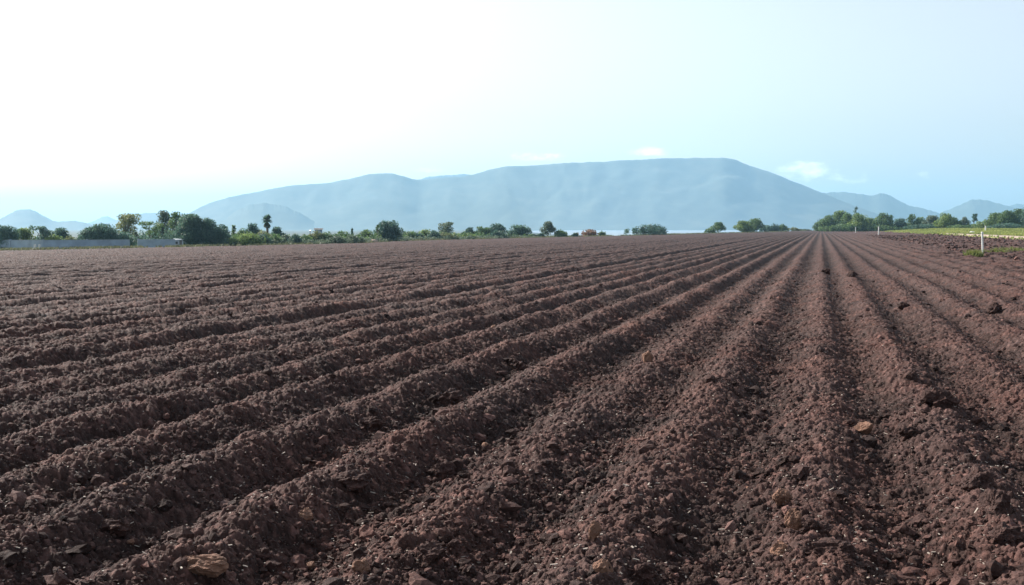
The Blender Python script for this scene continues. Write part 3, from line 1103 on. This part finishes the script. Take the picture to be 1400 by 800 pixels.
#  name, px, top, width, metres behind the edge, leaf, shape, label, category, group, base fraction, density
PLANTS = (
    ('tree', -16, 297, 40, 50, 'dark', 'round', 'dark tree whose crown is cut by the left edge of the picture', T, GW),
    ('tree', 8, 308, 34, 14, 'dark', 'round', 'low round dark tree just inside the left edge, behind the wall', T, GW),
    ('tree', 35, 311, 24, 16, 'bright', 'round', 'light green tree right of the low shed roof', T, GW),
    ('tree', 58, 309, 28, 14, 'dark', 'open', 'dark tree with a visible trunk above the two white posts', T, GW),
    ('tree', 82, 312, 26, 26, 'dark', 'round', 'flat topped dark tree behind a light green bush', T, GW),
    ('bush', 75, 319, 22, 12, 'bright', 'bush', 'light green bush over the wall in front of the flat topped tree', B, GW),
    ('bush', 97, 321, 13, 12, 'olive', 'bush', 'small yellow green bush alone above the wall', B, GW),
    ('bush', 112, 320, 12, 14, 'dark', 'bush', 'small dark bush at the left foot of the big dome shaped tree', B, GW),
    ('tree', 138, 305, 46, 12, 'dark', 'round', 'big dense dome shaped dark tree behind the wall', T, GW, .05, 1.3),
    ('tree', 171, 293, 40, 24, 'olive', 'open', 'tall thin olive yellow tree with sky showing through', T, GW, .3, .75),
    ('bush', 168, 316, 24, 13, 'dark', 'bush', 'dark bush at the foot of the olive yellow tree', B, GW),
    ('tree', 186, 317, 10, 16, 'grey', 'tall', 'thin pale sapling between the olive tree and the tall dark group', T, GW, .2, .6),
    ('tree', 205, 302, 28, 18, 'mid', 'open', 'loose green tree at the left of the tall dark group', T, GW, .2, .9),
    ('tree', 225, 289, 28, 24, 'grey', 'tall', 'feathery topped tallest tree left in the tall dark group', T, GW),
    ('tree', 241, 290.5, 26, 20, 'mid', 'tall', 'tall pointed tree right beside the feathery one', T, GW),
    ('tree', 266, 293.5, 44, 9, 'dark', 'round', 'massive dark tree in the middle of the tall group, reaching the soil', T, GW, .02, 1.4),
    ('tree', 287, 298.5, 40, 8, 'dark', 'round', 'dark tree with a sloping right side in the tall group', T, GW, .02, 1.4),
    ('tree', 303, 306, 22, 10, 'dark', 'round', 'lowest dark tree at the right end of the tall group', T, GW, .04, 1.2),
    ('tree', 320, 307, 13, 28, 'mid', 'tall', 'slim green tree left of the bright hedge like bush', T, GC),
    ('bush', 314, 326, 22, 6, 'dark', 'bush', 'dark low bush between the tall group and the bright bush', B, GB),
    ('tree', 346, 306, 20, 28, 'dark', 'round', 'small round tree left of the palm', T, GC),
    ('bush', 332, 311, 18, 30, 'mid', 'bush', 'green bush behind the bright bush, left of the small round tree', B, GB),
    ('tree', 379, 310.5, 20, 24, 'dark', 'round', 'flat dark tree just right of the palm trunk', T, GC),
    ('bush', 339, 317, 40, 4, 'bright', 'bush', 'wide bright yellow green bush standing at the edge of the soil', B, GB),
    ('bush', 362, 313, 18, 16, 'olive', 'bush', 'yellowish bush at the foot of the palm', B, GB),
    ('bush', 360, 319, 16, 5, 'dark', 'bush', 'dark bush touching the right end of the wide bright bush', B, GB),
    ('bush', 377, 319, 22, 7, 'mid', 'bush', 'green bush under the flat dark tree right of the palm', B, GB),
    ('bush', 391, 320, 16, 9, 'grey', 'bush', 'grey green bush left of the round blue dark one', B, GB),
    ('bush', 404, 318.5, 15, 5, 'dark', 'bush', 'round blue dark bush at the edge of the soil', B, GB),
    ('bush', 417, 320, 20, 9, 'mid', 'bush', 'green bush below the small white house', B, GB),
    ('bush', 434, 314.4, 20, 11, 'olive', 'bush', 'olive bush below the little grey roof', B, GB),
    ('bush', 447, 316, 22, 9, 'mid', 'bush', 'green bush right of the little grey roof', B, GB),
    ('bush', 468, 315, 26, 18, 'mid', 'bush', 'higher green bush midway between house and big round tree', B, GB),
    ('bush', 460, 322, 24, 5, 'grey', 'bush', 'pale grey green bush low in front of the higher green bush', B, GB),
    ('tree', 482, 312, 7, 26, 'dark', 'tall', 'thin dark sapling standing above the low bushes', T, GC),
    ('bush', 484, 321, 26, 6, 'grey', 'bush', 'pale spreading bush under the thin dark sapling', B, GB),
    ('bush', 501, 312.5, 18, 20, 'mid', 'bush', 'upright green bush left of the big round tree', B, GB),
    ('tree', 517, 307, 9, 16, 'mid', 'tall', 'thin sprouting sapling against the left side of the big round tree', T, GC, .1),
    ('tree', 531, 302, 36, 9, 'dark', 'round', 'big round dark green tree standing alone at the field edge', T, GC, .04, 1.35),
    ('bush', 557, 315, 24, 14, 'mid', 'bush', 'green bush right of the big round tree', B, GB),
    ('bush', 571, 317, 16, 10, 'dark', 'bush', 'small dark bush second right of the big round tree', B, GB),
    ('bush', 582, 312, 20, 12, 'bright', 'bush', 'light topped bush left of the airy grey tree', B, GB),
    ('bush', 594, 314, 16, 8, 'dark', 'bush', 'dark bush at the left foot of the airy grey tree', B, GB),
    ('tree', 614, 304, 34, 30, 'grey', 'open', 'airy grey green tree with gaps between its branches', T, GC, .25),
    ('bush', 610, 317, 28, 8, 'olive', 'bush', 'olive bush in front of the airy grey tree', B, GB),
    ('tree', 642, 311, 16, 22, 'dark', 'round', 'small dark tree right of the airy grey tree', T, GC),
    ('bush', 640, 319, 20, 8, 'bright', 'bush', 'low light green bush in front of the small dark tree', B, GB),
    ('tree', 660, 309, 24, 18, 'mid', 'round', 'green tree at the left of the close pair near the field middle', T, GC, .05),
    ('tree', 677, 305, 28, 16, 'dark', 'round', 'taller dark tree in the close pair near the field middle', T, GC, .05),
    ('bush', 682, 314, 18, 8, 'dark', 'bush', 'dark bush at the foot of the close pair of trees', B, GB),
    ('tree', 710, 308, 30, 16, 'dark', 'round', 'wide dark tree with a rounded right side, last of the long belt', T, GC, .03),
    ('bush', 730, 320, 8, 10, 'grey', 'bush', 'tiny pale bush right of the long tree belt', B, GB),
    ('tree', 749, 303, 19, 16, 'grey', 'round', 'narrow pale green tree standing beside a lower bush', T, GC, .12),
    ('bush', 766, 314, 17, 12, 'mid', 'bush', 'rounded bush at the right foot of the narrow pale tree', B, GB),
    ('bush', 740, 318, 8, 10, 'dark', 'bush', 'tiny dark bush at the left foot of the narrow pale tree', B, GB),
    ('bush', 786, 317.5, 7, 10, 'dark', 'bush', 'tiny dark bush left of the rust coloured shrub', B, GB),
    ('bush', 805, 313.5, 22, 12, 'rust', 'bush', 'rust orange shrub at the edge of the field', B, GB),
    ('bush', 823, 315, 8, 12, 'mid', 'bush', 'small green bush right of the rust coloured shrub', B, GB),
    ('tree', 886, 306, 46, 12, 'dark', 'bush', 'wide dome shaped dark tree alone in front of the lake', T, GC),
    ('tree', 982, 304, 18, 16, 'mid', 'round', 'small round topped tree at the right end of the lake', T, GC, .08),
    ('bush', 971, 311, 13, 12, 'mid', 'bush', 'low bush leaning left of the small round topped tree', B, GB),
    ('tree', 1017, 302, 26, 20, 'bright', 'round', 'light green tree at left of the short clump by the lake', T, GC, .04),
    ('tree', 1030, 298.5, 26, 18, 'mid', 'round', 'tallest tree of the short clump by the lake', T, GC, .04),
    ('bush', 1047, 307, 16, 24, 'dark', 'bush', 'dark bush right of the short clump', B, GC),
    ('bush', 1058, 305, 11, 24, 'dark', 'bush', 'pointed dark bush second right of the short clump', B, GC),
    ('bush', 1069, 306, 12, 24, 'mid', 'bush', 'green bush third right of the short clump', B, GC),
    ('bush', 1083, 310.5, 16, 24, 'olive', 'bush', 'low olive bush before the gap where the lake shows again', B, GC),
    ('bush', 1097, 313, 18, 20, 'grey', 'bush', 'very low grey bush in the gap where the lake shows', B, GC),
)
#  right-hand row: px, top, width, depth, ...
RIGHT = (
    ('tree', 1118, 303, 14, 470, 'mid', 'round', 'low first tree at the left end of the right hand row', T, .02),
    ('tree', 1131, 294, 22, 450, 'mid', 'round', 'rounded tree second in the right hand row', T, .04),
    ('tree', 1147, 288.5, 22, 460, 'bright', 'round', 'light topped tall tree third in the right hand row', T, .06),
    ('tree', 1158, 291, 20, 440, 'mid', 'round', 'green tree just left of the one with a spire', T, .06),
    ('tree', 1169, 282, 9, 470, 'dark', 'tall', 'tall thin tree whose tuft stands out above the row', T, .3),
    ('tree', 1173, 292, 26, 430, 'bright', 'round', 'broad light green tree in front of the tall thin tuft', T, .05),
    ('tree', 1187, 297, 20, 440, 'mid', 'round', 'lower tree left of the gap in the right hand row', T, .05),
    ('tree', 1206, 291, 24, 430, 'mid', 'round', 'full green tree right of the gap, behind a white stake', T, .05),
    ('tree', 1217, 293, 11, 440, 'dark', 'tall', 'dark narrow tree hugging the full green one', T, .1),
    ('tree', 1230, 298, 20, 430, 'dark', 'round', 'low dark tree in the dip of the right hand row', T, .04),
    ('tree', 1244, 293, 18, 420, 'mid', 'tall', 'upright green tree right of the dip', T, .06),
    ('tree', 1256, 296.5, 16, 420, 'mid', 'round', 'rounded tree filling in right of the upright one', T, .05),
    ('tree', 1272, 295, 22, 410, 'grey', 'round', 'grey green tree with a soft outline in mid row', T, .05),
    ('tree', 1290, 291.5, 24, 400, 'bright', 'round', 'bright square shouldered tree above the grass strip', T, .04),
    ('tree', 1304, 297, 16, 400, 'mid', 'round', 'smaller tree sloping down from the bright square one', T, .04),
    ('tree', 1317, 296, 13, 400, 'grey', 'round', 'bluish tree before the lollipop shaped one', T, .08),
    ('tree', 1330, 292, 12, 395, 'dark', 'open', 'lollipop shaped tree with bare trunk near the white stake', T, .45),
    ('bush', 1345, 300, 22, 380, 'bright', 'bush', 'light green bush where the right hand mass of trees begins', B, 0),
    ('tree', 1360, 291.5, 26, 375, 'mid', 'round', 'rising green tree behind the white stake', T, .04),
    ('tree', 1377, 287.5, 26, 370, 'mid', 'round', 'high full green tree near the right edge', T, .04),
    ('tree', 1393, 286, 24, 380, 'mid', 'round', 'green tree nearly touching the right edge', T, .04),
    ('tree', 1412, 282, 34, 365, 'dark', 'round', 'tall dark tree cut by the right edge', T, .04),
    ('bush', 1310, 307, 26, 385, 'mid', 'bush', 'low bush under the bluish and lollipop trees', B, 0),
    ('bush', 1262, 306, 40, 405, 'dark', 'bush', 'long low dark bush under the middle of the row', B, 0),
    ('bush', 1150, 306, 46, 430, 'mid', 'bush', 'long low bush under the left of the row', B, 0),
    ('bush', 1205, 307, 40, 425, 'mid', 'bush', 'low bush behind the white stake and under the gap', B, 0),
    ('bush', 1380, 305, 50, 360, 'dark', 'bush', 'low dark bush along the foot of the right hand mass', B, 0),
)
for i, p in enumerate(PLANTS):
    p = p + (None, 1.0)[len(p) - 10:] if len(p) < 12 else p
    plant(*p[:10], base_f=p[10], dens=p[11], seed=i)
for i, p in enumerate(RIGHT):
    plant(p[0], p[1], p[2], p[3], 0, p[5], p[6], p[7], p[8], GR if p[8] == T else 'bushes under the row of trees at right', base_f=p[9], seed=300 + i, D=p[4])


def undergrowth(name, tops, back, n, kind, seed, fixed_D=None):
    """low scrub that closes the gaps between the plants"""
    rng = np.random.default_rng(seed)
    tx, ty = np.array([t[0] for t in tops], float), np.array([t[1] for t in tops], float)
    px = rng.uniform(tx[0], tx[-1], n)
    a = np.arctan((px - 700) / F)
    if fixed_D is None:
        D = np.interp(a, EAZ, ERR) * np.cos(a) + rng.uniform(*back, n)
    else:
        D = np.interp(px, *fixed_D) + rng.uniform(*back, n)
    x, y = at(px, D)
    z = base(x, y)
    top = CAM_H + D * (HZ - np.interp(px, tx, ty)) / F - z
    hump = .62 + .38 * vnoise(px / 5.5, D / 5, seed) + .22 * vnoise(px / 2.1, D / 3, seed + 1)
    hh = np.maximum(top * hump, .25)
    c = np.stack([x, y, z + hh * rng.random(n) ** .6], -1)
    leaf = np.clip(.00095 * D, .12, .36)[:, None] * rng.uniform(.6, 1.3, (n, 1))
    nr = rng.normal(size=(n, 3)) + np.array([0, 0, .4])
    nr /= np.linalg.norm(nr, axis=1)[:, None]
    t = np.cross(nr, rng.normal(size=(n, 3)))
    t /= np.linalg.norm(t, axis=1)[:, None]
    b = np.cross(nr, t)
    V = np.stack([c - t * leaf, c - b * leaf * .5, c + t * leaf, c + b * leaf * .5], 1).reshape(-1, 3)
    tint = np.clip(.5 + .45 * vnoise(px / 6, D / 7, seed + 2) + rng.normal(0, .18, n), 0, 1)
    me = mesh_np(name, V, np.arange(4 * n).reshape(-1, 4), LEAF[kind], True, {'tint': np.repeat(tint, 4)})
    tag(obj(name, me), kind='stuff')


undergrowth('undergrowth', ((318, 318), (350, 317.5), (405, 320), (450, 318.5), (520, 318.5), (560, 317), (640, 316), (730, 319.5), (742, 322)), (10, 30), 30000, 'mid', 41)
undergrowth('undergrowth', ((318, 323), (350, 322), (420, 324), (520, 323.5), (560, 321.5), (640, 320.5), (700, 320.5), (735, 323)), (4, 12), 12000, 'grey', 42)
undergrowth('undergrowth', ((-60, 321), (20, 325), (70, 322), (120, 322), (160, 318), (195, 311), (230, 306), (270, 305), (305, 313), (322, 320)), (12, 30), 24000, 'dark', 43)
undergrowth('undergrowth', ((1118, 307), (1150, 303), (1200, 304), (1300, 304), (1340, 306), (1420, 302)), (0, 24), 24000, 'mid', 44, ((1118, 1420), (455, 385)))


def build_palm():
    px, ytop = 366, 292.5
    a = math.atan((px - 700) / F)
    D = float(np.interp(a, EAZ, ERR)) * math.cos(a) + 30
    x, y = at(px, D)
    z = gz(x, y)
    H_ = CAM_H + D * (HZ - ytop) / F - z
    root = empty('palm_tree', (x, y, z), YAW - a)
    rng = np.random.default_rng(77)
    MB().tube([(0, 0, -.3), (0, 0, .4), (.04, 0, H_ * .5), (0, 0, H_ * .86)], [.42, .30, .24, .22], 10).build('trunk', M_BARK, root, smooth_shade=True)

    def fronds(n, e0, e1, ln, zc, kind, nm):
        V, Fc, T_ = [], [], []
        for k in range(n):
            az = rng.uniform(0, 2 * PI)
            el = rng.uniform(e0, e1)
            l = ln * rng.uniform(.8, 1.1)
            d = np.array([math.cos(az) * math.cos(el), math.sin(az) * math.cos(el), math.sin(el)])
            s = np.array([-math.sin(az), math.cos(az), 0])
            up = np.cross(d, s)
            c0 = np.array([0, 0, zc + rng.normal(0, .12)])
            hub = c0 + d * l * .45
            tint = np.clip(rng.normal(.5, .25), 0, 1)
            for j in range(9):                       # fan of leaflets on a stalk
                t = (j - 4) / 4 * 1.25
                dd = d * math.cos(t) + s * math.sin(t)
                tip = hub + dd * l * .62 + np.array([0, 0, -.16 * l * abs(t)])
                w = np.cross(dd, up) * .05
                b = len(V)
                V += [hub - w, hub + dd * l * .3 - w * 1.5, tip, hub + dd * l * .3 + w * 1.5]
                T_ += [tint] * 4
                Fc.append((b, b + 1, b + 2, b + 3))
            b = len(V)
            V += [c0 - s * .03, c0 + s * .03, hub + s * .03, hub - s * .03]
            T_ += [tint] * 4
            Fc.append((b, b + 1, b + 2, b + 3))
        obj(nm, mesh_np(nm, np.array(V), np.array(Fc), LEAF[kind], True, {'tint': np.array(T_)}), root)

    fronds(46, -.5, 1.4, 1.15, H_ - 1.15, 'dark', 'crown')
    fronds(60, -1.5, -.95, 1.1, H_ - 1.55, 'dry', 'dead_frond_skirt')
    tag(root, 'palm with a shaggy skirt of dead fronds standing above the bushes', 'palm tree')


build_palm()


# ------------------------------------------------------------------ walls, houses, posts
def edge_D(px, back):
    a = math.atan((px - 700) / F)
    return float(np.interp(a, EAZ, ERR)) * math.cos(a) + back


def ztop(D, py):
    return CAM_H + D * (HZ - py) / F


def wall_run(name, spans, mat, label, pier_every=0, cap=None):
    """a wall following points (px, back), its top at photo row"""
    root = None
    b = MB()
    c = MB()
    p_ = []
    for (pxa, ba, ya), (pxb, bb, yb) in zip(spans, spans[1:]):
        Da, Db = edge_D(pxa, ba), edge_D(pxb, bb)
        A, Bv = Vector((*at(pxa, Da), 0)), Vector((*at(pxb, Db), 0))
        n = max(1, int((Bv - A).length / 3.2))
        for k in range(n):
            P, Q = A.lerp(Bv, k / n), A.lerp(Bv, (k + 1) / n)
            t = (k + .5) / n
            D = Da + (Db - Da) * t
            zt = ztop(D, ya + (yb - ya) * t)
            m = (P + Q) / 2
            zb = gz(m.x, m.y) - .4
            rz = math.atan2(Q.y - P.y, Q.x - P.x)
            if root is None:
                root = empty(name, (m.x, m.y, zb + .4))
            o = Vector(root.location)
            b.box((m.x - o.x, m.y - o.y, (zb + zt) / 2 - o.z), ((Q - P).length * .9995, .18, zt - zb), rz)
            c.box((m.x - o.x, m.y - o.y, zt + .04 - o.z), ((Q - P).length * .997, .26, .08), rz)
            if pier_every and k % pier_every == 0:
                p_.append((P.x - o.x, P.y - o.y, (zb + zt + .15) / 2 - o.z, zt + .15 - zb, rz))
    b.build('wall_panel', mat, root)
    c.build('coping', cap or mat, root)
    for q in p_:
        MB().box(q[:3], (.34, .36, q[3]), q[4]).build('pier', cap or mat, root)
    tag(root, label, 'wall')
    return root


wall_run('boundary_wall', ((-70, 7, 328.5), (60, 7, 328.8), (120, 7, 328.6), (178, 7, 328.2)), M_WALL,
         'long blue grey boundary wall under the trees at left', 4)
wall_run('boundary_wall', ((190, 7, 328), (240, 7, 327.5)), M_WALL,
         'short stretch of grey wall between the gap and the pale block', 4)
wall_run('boundary_wall', ((252, 12, 327.6), (320, 12, 327.2)), M_WALL,
         'shaded wall behind the massive dark tree', 5)


def house(name, px, back, w, ytop, yeave, dpt, wallm, roofm, label, cat, windows=1, gable=True):
    D = edge_D(px, back)
    x, y = at(px, D)
    z = gz(x, y)
    root = empty(name, (x, y, z), YAW - math.atan((px - 700) / F))
    W_ = w * D / F
    he = ztop(D, yeave) - z
    ht = ztop(D, ytop) - z
    MB().box((0, dpt / 2, he / 2 - .2), (W_, dpt, he + .4)).build('wall', wallm, root)
    bm = bmesh.new()
    o = min(.25, W_ * .12)
    v = [bm.verts.new(c) for c in ((-W_ / 2 - o, -o, he + .003), (W_ / 2 + o, -o, he + .003), (W_ / 2 + o, dpt + o, he + .003), (-W_ / 2 - o, dpt + o, he + .003),
                                   (-W_ / 2 - o, dpt / 2, ht), (W_ / 2 + o, dpt / 2, ht))]
    for f in ((0, 1, 5, 4), (2, 3, 4, 5), (0, 4, 3), (1, 2, 5), (3, 2, 1, 0)):
        bm.faces.new([v[k] for k in f])
    bmesh.ops.recalc_face_normals(bm, faces=bm.faces[:])
    me = bpy.data.meshes.new('roof')
    bm.to_mesh(me)
    bm.free()
    me.materials.append(roofm)
    obj('roof', me, root)
    MB().box((W_ * .22, -.012, min(1.0, he * .45)), (min(.9, W_ * .3), .05, min(2.0, he * .88))).build('door', M_PLANK, root)
    for k in range(windows):
        wx = -W_ * .25 + k * .0
        f = MB().box((wx, -.015, he * .6), (min(.9, W_ * .28), .06, min(.9, he * .3))).build('window', M_PLANK, root)
        MB().box((wx, -.05, he * .6), (min(.72, W_ * .22), .02, min(.72, he * .24))).build('pane', M_GLASS, f)
    tag(root, label, cat)
    return root


house('shed', 23, 22, 20, 326.2, 329.5, 4, M_WALL_PALE, M_ROOF, 'low shed with a plain sheet roof showing over the wall at left', 'shed')
house('block_house', 245, 7.5, 11, 326.4, 327.6, 2.4, M_WALL_PALE, M_WALL_PALE, 'small pale grey block hut at the right end of the wall', 'hut')
house('white_house', 424.5, 60, 2.2, 314.4, 315.4, 3, M_PLASTER, M_PLASTER, 'narrow white house far behind the bushes', 'house')
house('roofed_hut', 436, 58, 10, 312.0, 314.2, 5, M_WALL, M_ROOF, 'little hut with a spreading grey roof beside the white house', 'hut')


def post(px, ybase, ytop, wpx, D, label, group, mat=M_WHITE, lean=0.0, capped=True, nm='marker_stake'):
    x, y = at(px, D)
    z = float(surf(x, y)[0]) if D < 330 and x < FIELD_X and edge_r(x, y) > math.hypot(x, y) else gz(x, y)
    h = ztop(D, ytop) - z
    r = max(.03, wpx * D / F / 2)
    root = empty(nm, (x, y, z), 0)
    root.rotation_euler = (0, lean, 0)
    MB().tube([(0, 0, -.35), (0, 0, h * .5), (0, 0, h - .08)], [r, r, r], 14).build('pipe', mat, root, smooth_shade=False)
    if capped:
        MB().tube([(0, 0, h - .12), (0, 0, h - .10), (0, 0, h - .02), (0, 0, h)], [r * 1.15, r * 1.25, r * 1.25, r * .9], 14).build('cap', mat, root)
    tag(root, label, 'stake', group)
    return root


GS = 'white stakes in the field'
post(1343.6, 352, 317, 2.5, 57.5, 'near tall white pipe stake leaning slightly, with a grass tuft at its foot', GS, lean=R(-3))
post(1200.3, 321, 310, 1.5, 240, 'white stake standing in the soil where the grass strip begins', GS)
post(1168.8, 317.5, 310.5, .9, 335, 'farthest thin white stake below the tall tufted tree', GS)
post(1346, 317, 308.8, 1.6, 262, 'grey white stake in the grass strip just behind the near stake', GS)
post(48.5, 341, 333.5, 2.6, edge_D(48, 2), 'left one of two short white posts before the wall', 'white posts before the wall', capped=False, nm='gate_post')
post(54.5, 341, 333.5, 2.6, edge_D(54, 2), 'right one of two short white posts before the wall', 'white posts before the wall', capped=False, nm='gate_post')


def build_tufts():
    """green weeds round the near stake"""
    M = leaf_mat('weed_leaf', (.09, .115, .03), (.21, .23, .06))
    spots = ((1332, 351, 26, .42, 'green grass tuft growing at the left foot of the near white stake'),
             (1384, 343, 30, .30, 'low yellow green weeds on rough soil near the right edge'),
             (1362, 345, 26, .20, 'sparse weeds between the near stake and the yellow green ones'))
    for i, (px, py, w, h, label) in enumerate(spots):
        rng = np.random.default_rng(500 + i)
        D = F * (CAM_H - .1) / (py - HZ)
        x0, y0 = at(px, D)
        n = 260 if i == 0 else 160
        x = x0 + rng.normal(0, w * D / F * (.17 if i == 0 else .3), n)
        y = y0 + rng.normal(0, .25 if i == 0 else .9, n)
        z = surf(x, y)
        z0 = float(surf(x0, y0)[0])
        hh = h * rng.uniform(.4, 1.1, n)
        V, Fc, T_ = blades(x - x0, y - y0, z - z0, hh, .022, rng)
        nm = 'grass_tuft' if i == 0 else 'weeds'
        o = obj(nm, mesh_np(nm, V, Fc, M, True, {'tint': T_}), None, (x0, y0, z0))
        if i == 0:
            tag(o, label, 'grass tuft')
        else:
            tag(o, kind='stuff')


build_tufts()


def build_sack():
    D = 235
    x, y = at(1327.5, D)
    V0, F0 = ico(4)
    P = V0 * np.array([.40, .30, .25])
    P = np.sign(P) * np.abs(P) ** .85
    P += V0 * (.05 * vnoise(V0[:, 0] * 2.5, V0[:, 1] * 2.5 + V0[:, 2] * 2, 3))[:, None]
    P[:, 2] = np.maximum(P[:, 2], -.16) + .15
    o = obj('sack', mesh_np('sack', P, F0, M_SACK), None, (x, y, gz(x, y) + .05))
    # tied neck
    MB().tube([(.30, 0, .22), (.42, .02, .29), (.50, .03, .38)], [.12, .05, .11], 9).build('tied_neck', M_SACK, o, smooth_shade=True)
    tag(o, 'white sack lying in the grass left of the near stake', 'sack')


build_sack()


def build_heap():
    D = edge_D(511, 4)
    x, y = at(511, D)
    V0, F0 = ico(4)
    P = V0 * np.array([1.15, .8, .75])
    P += V0 * (.12 * vnoise(V0[:, 0] * 2.2, V0[:, 1] * 2.2 + V0[:, 2] * 2, 9) + .05 * vnoise(V0[:, 0] * 7, V0[:, 1] * 7 + V0[:, 2] * 5, 10))[:, None]
    m = simple_mat('dry_earth', (.33, .25, .19), .95, .2, 2)
    o = obj('earth_heap', mesh_np('earth_heap', P, F0, m), None, (x, y, gz(x, y)))
    tag(o, 'small heap of pale dry earth at the left foot of the big round tree', 'heap of earth')


build_heap()


def build_fence():
    """low post-and-rail fence closing the far end of the rows"""
    pts = [(1112, 500), (1222, 430)]
    A, Bv = Vector((*at(*pts[0]), 0)), Vector((*at(*pts[1]), 0))
    n = 14
    root = empty('fence', (A.x, A.y, gz(A.x, A.y)))
    o = Vector(root.location)
    prev = None
    rail = MB()
    for k in range(n + 1):
        p = A.lerp(Bv, k / n)
        z = gz(p.x, p.y)
        MB().tube([(p.x - o.x, p.y - o.y, z - o.z - .4), (p.x - o.x, p.y - o.y, z - o.z + 1.25)], [.07, .06], 7).build('post', M_PLANK, root)
        c = Vector((p.x - o.x, p.y - o.y, z - o.z))
        if prev is not None:
            for hh in (.45, .8, 1.1):
                rail.tube([prev + Vector((0, 0, hh)), c + Vector((0, 0, hh))], [.03, .03], 5)
        prev = c
    rail.build('rails', M_PLANK, root)
    tag(root, 'low grey post and rail fence at the far end of the rows', 'fence')


build_fence()
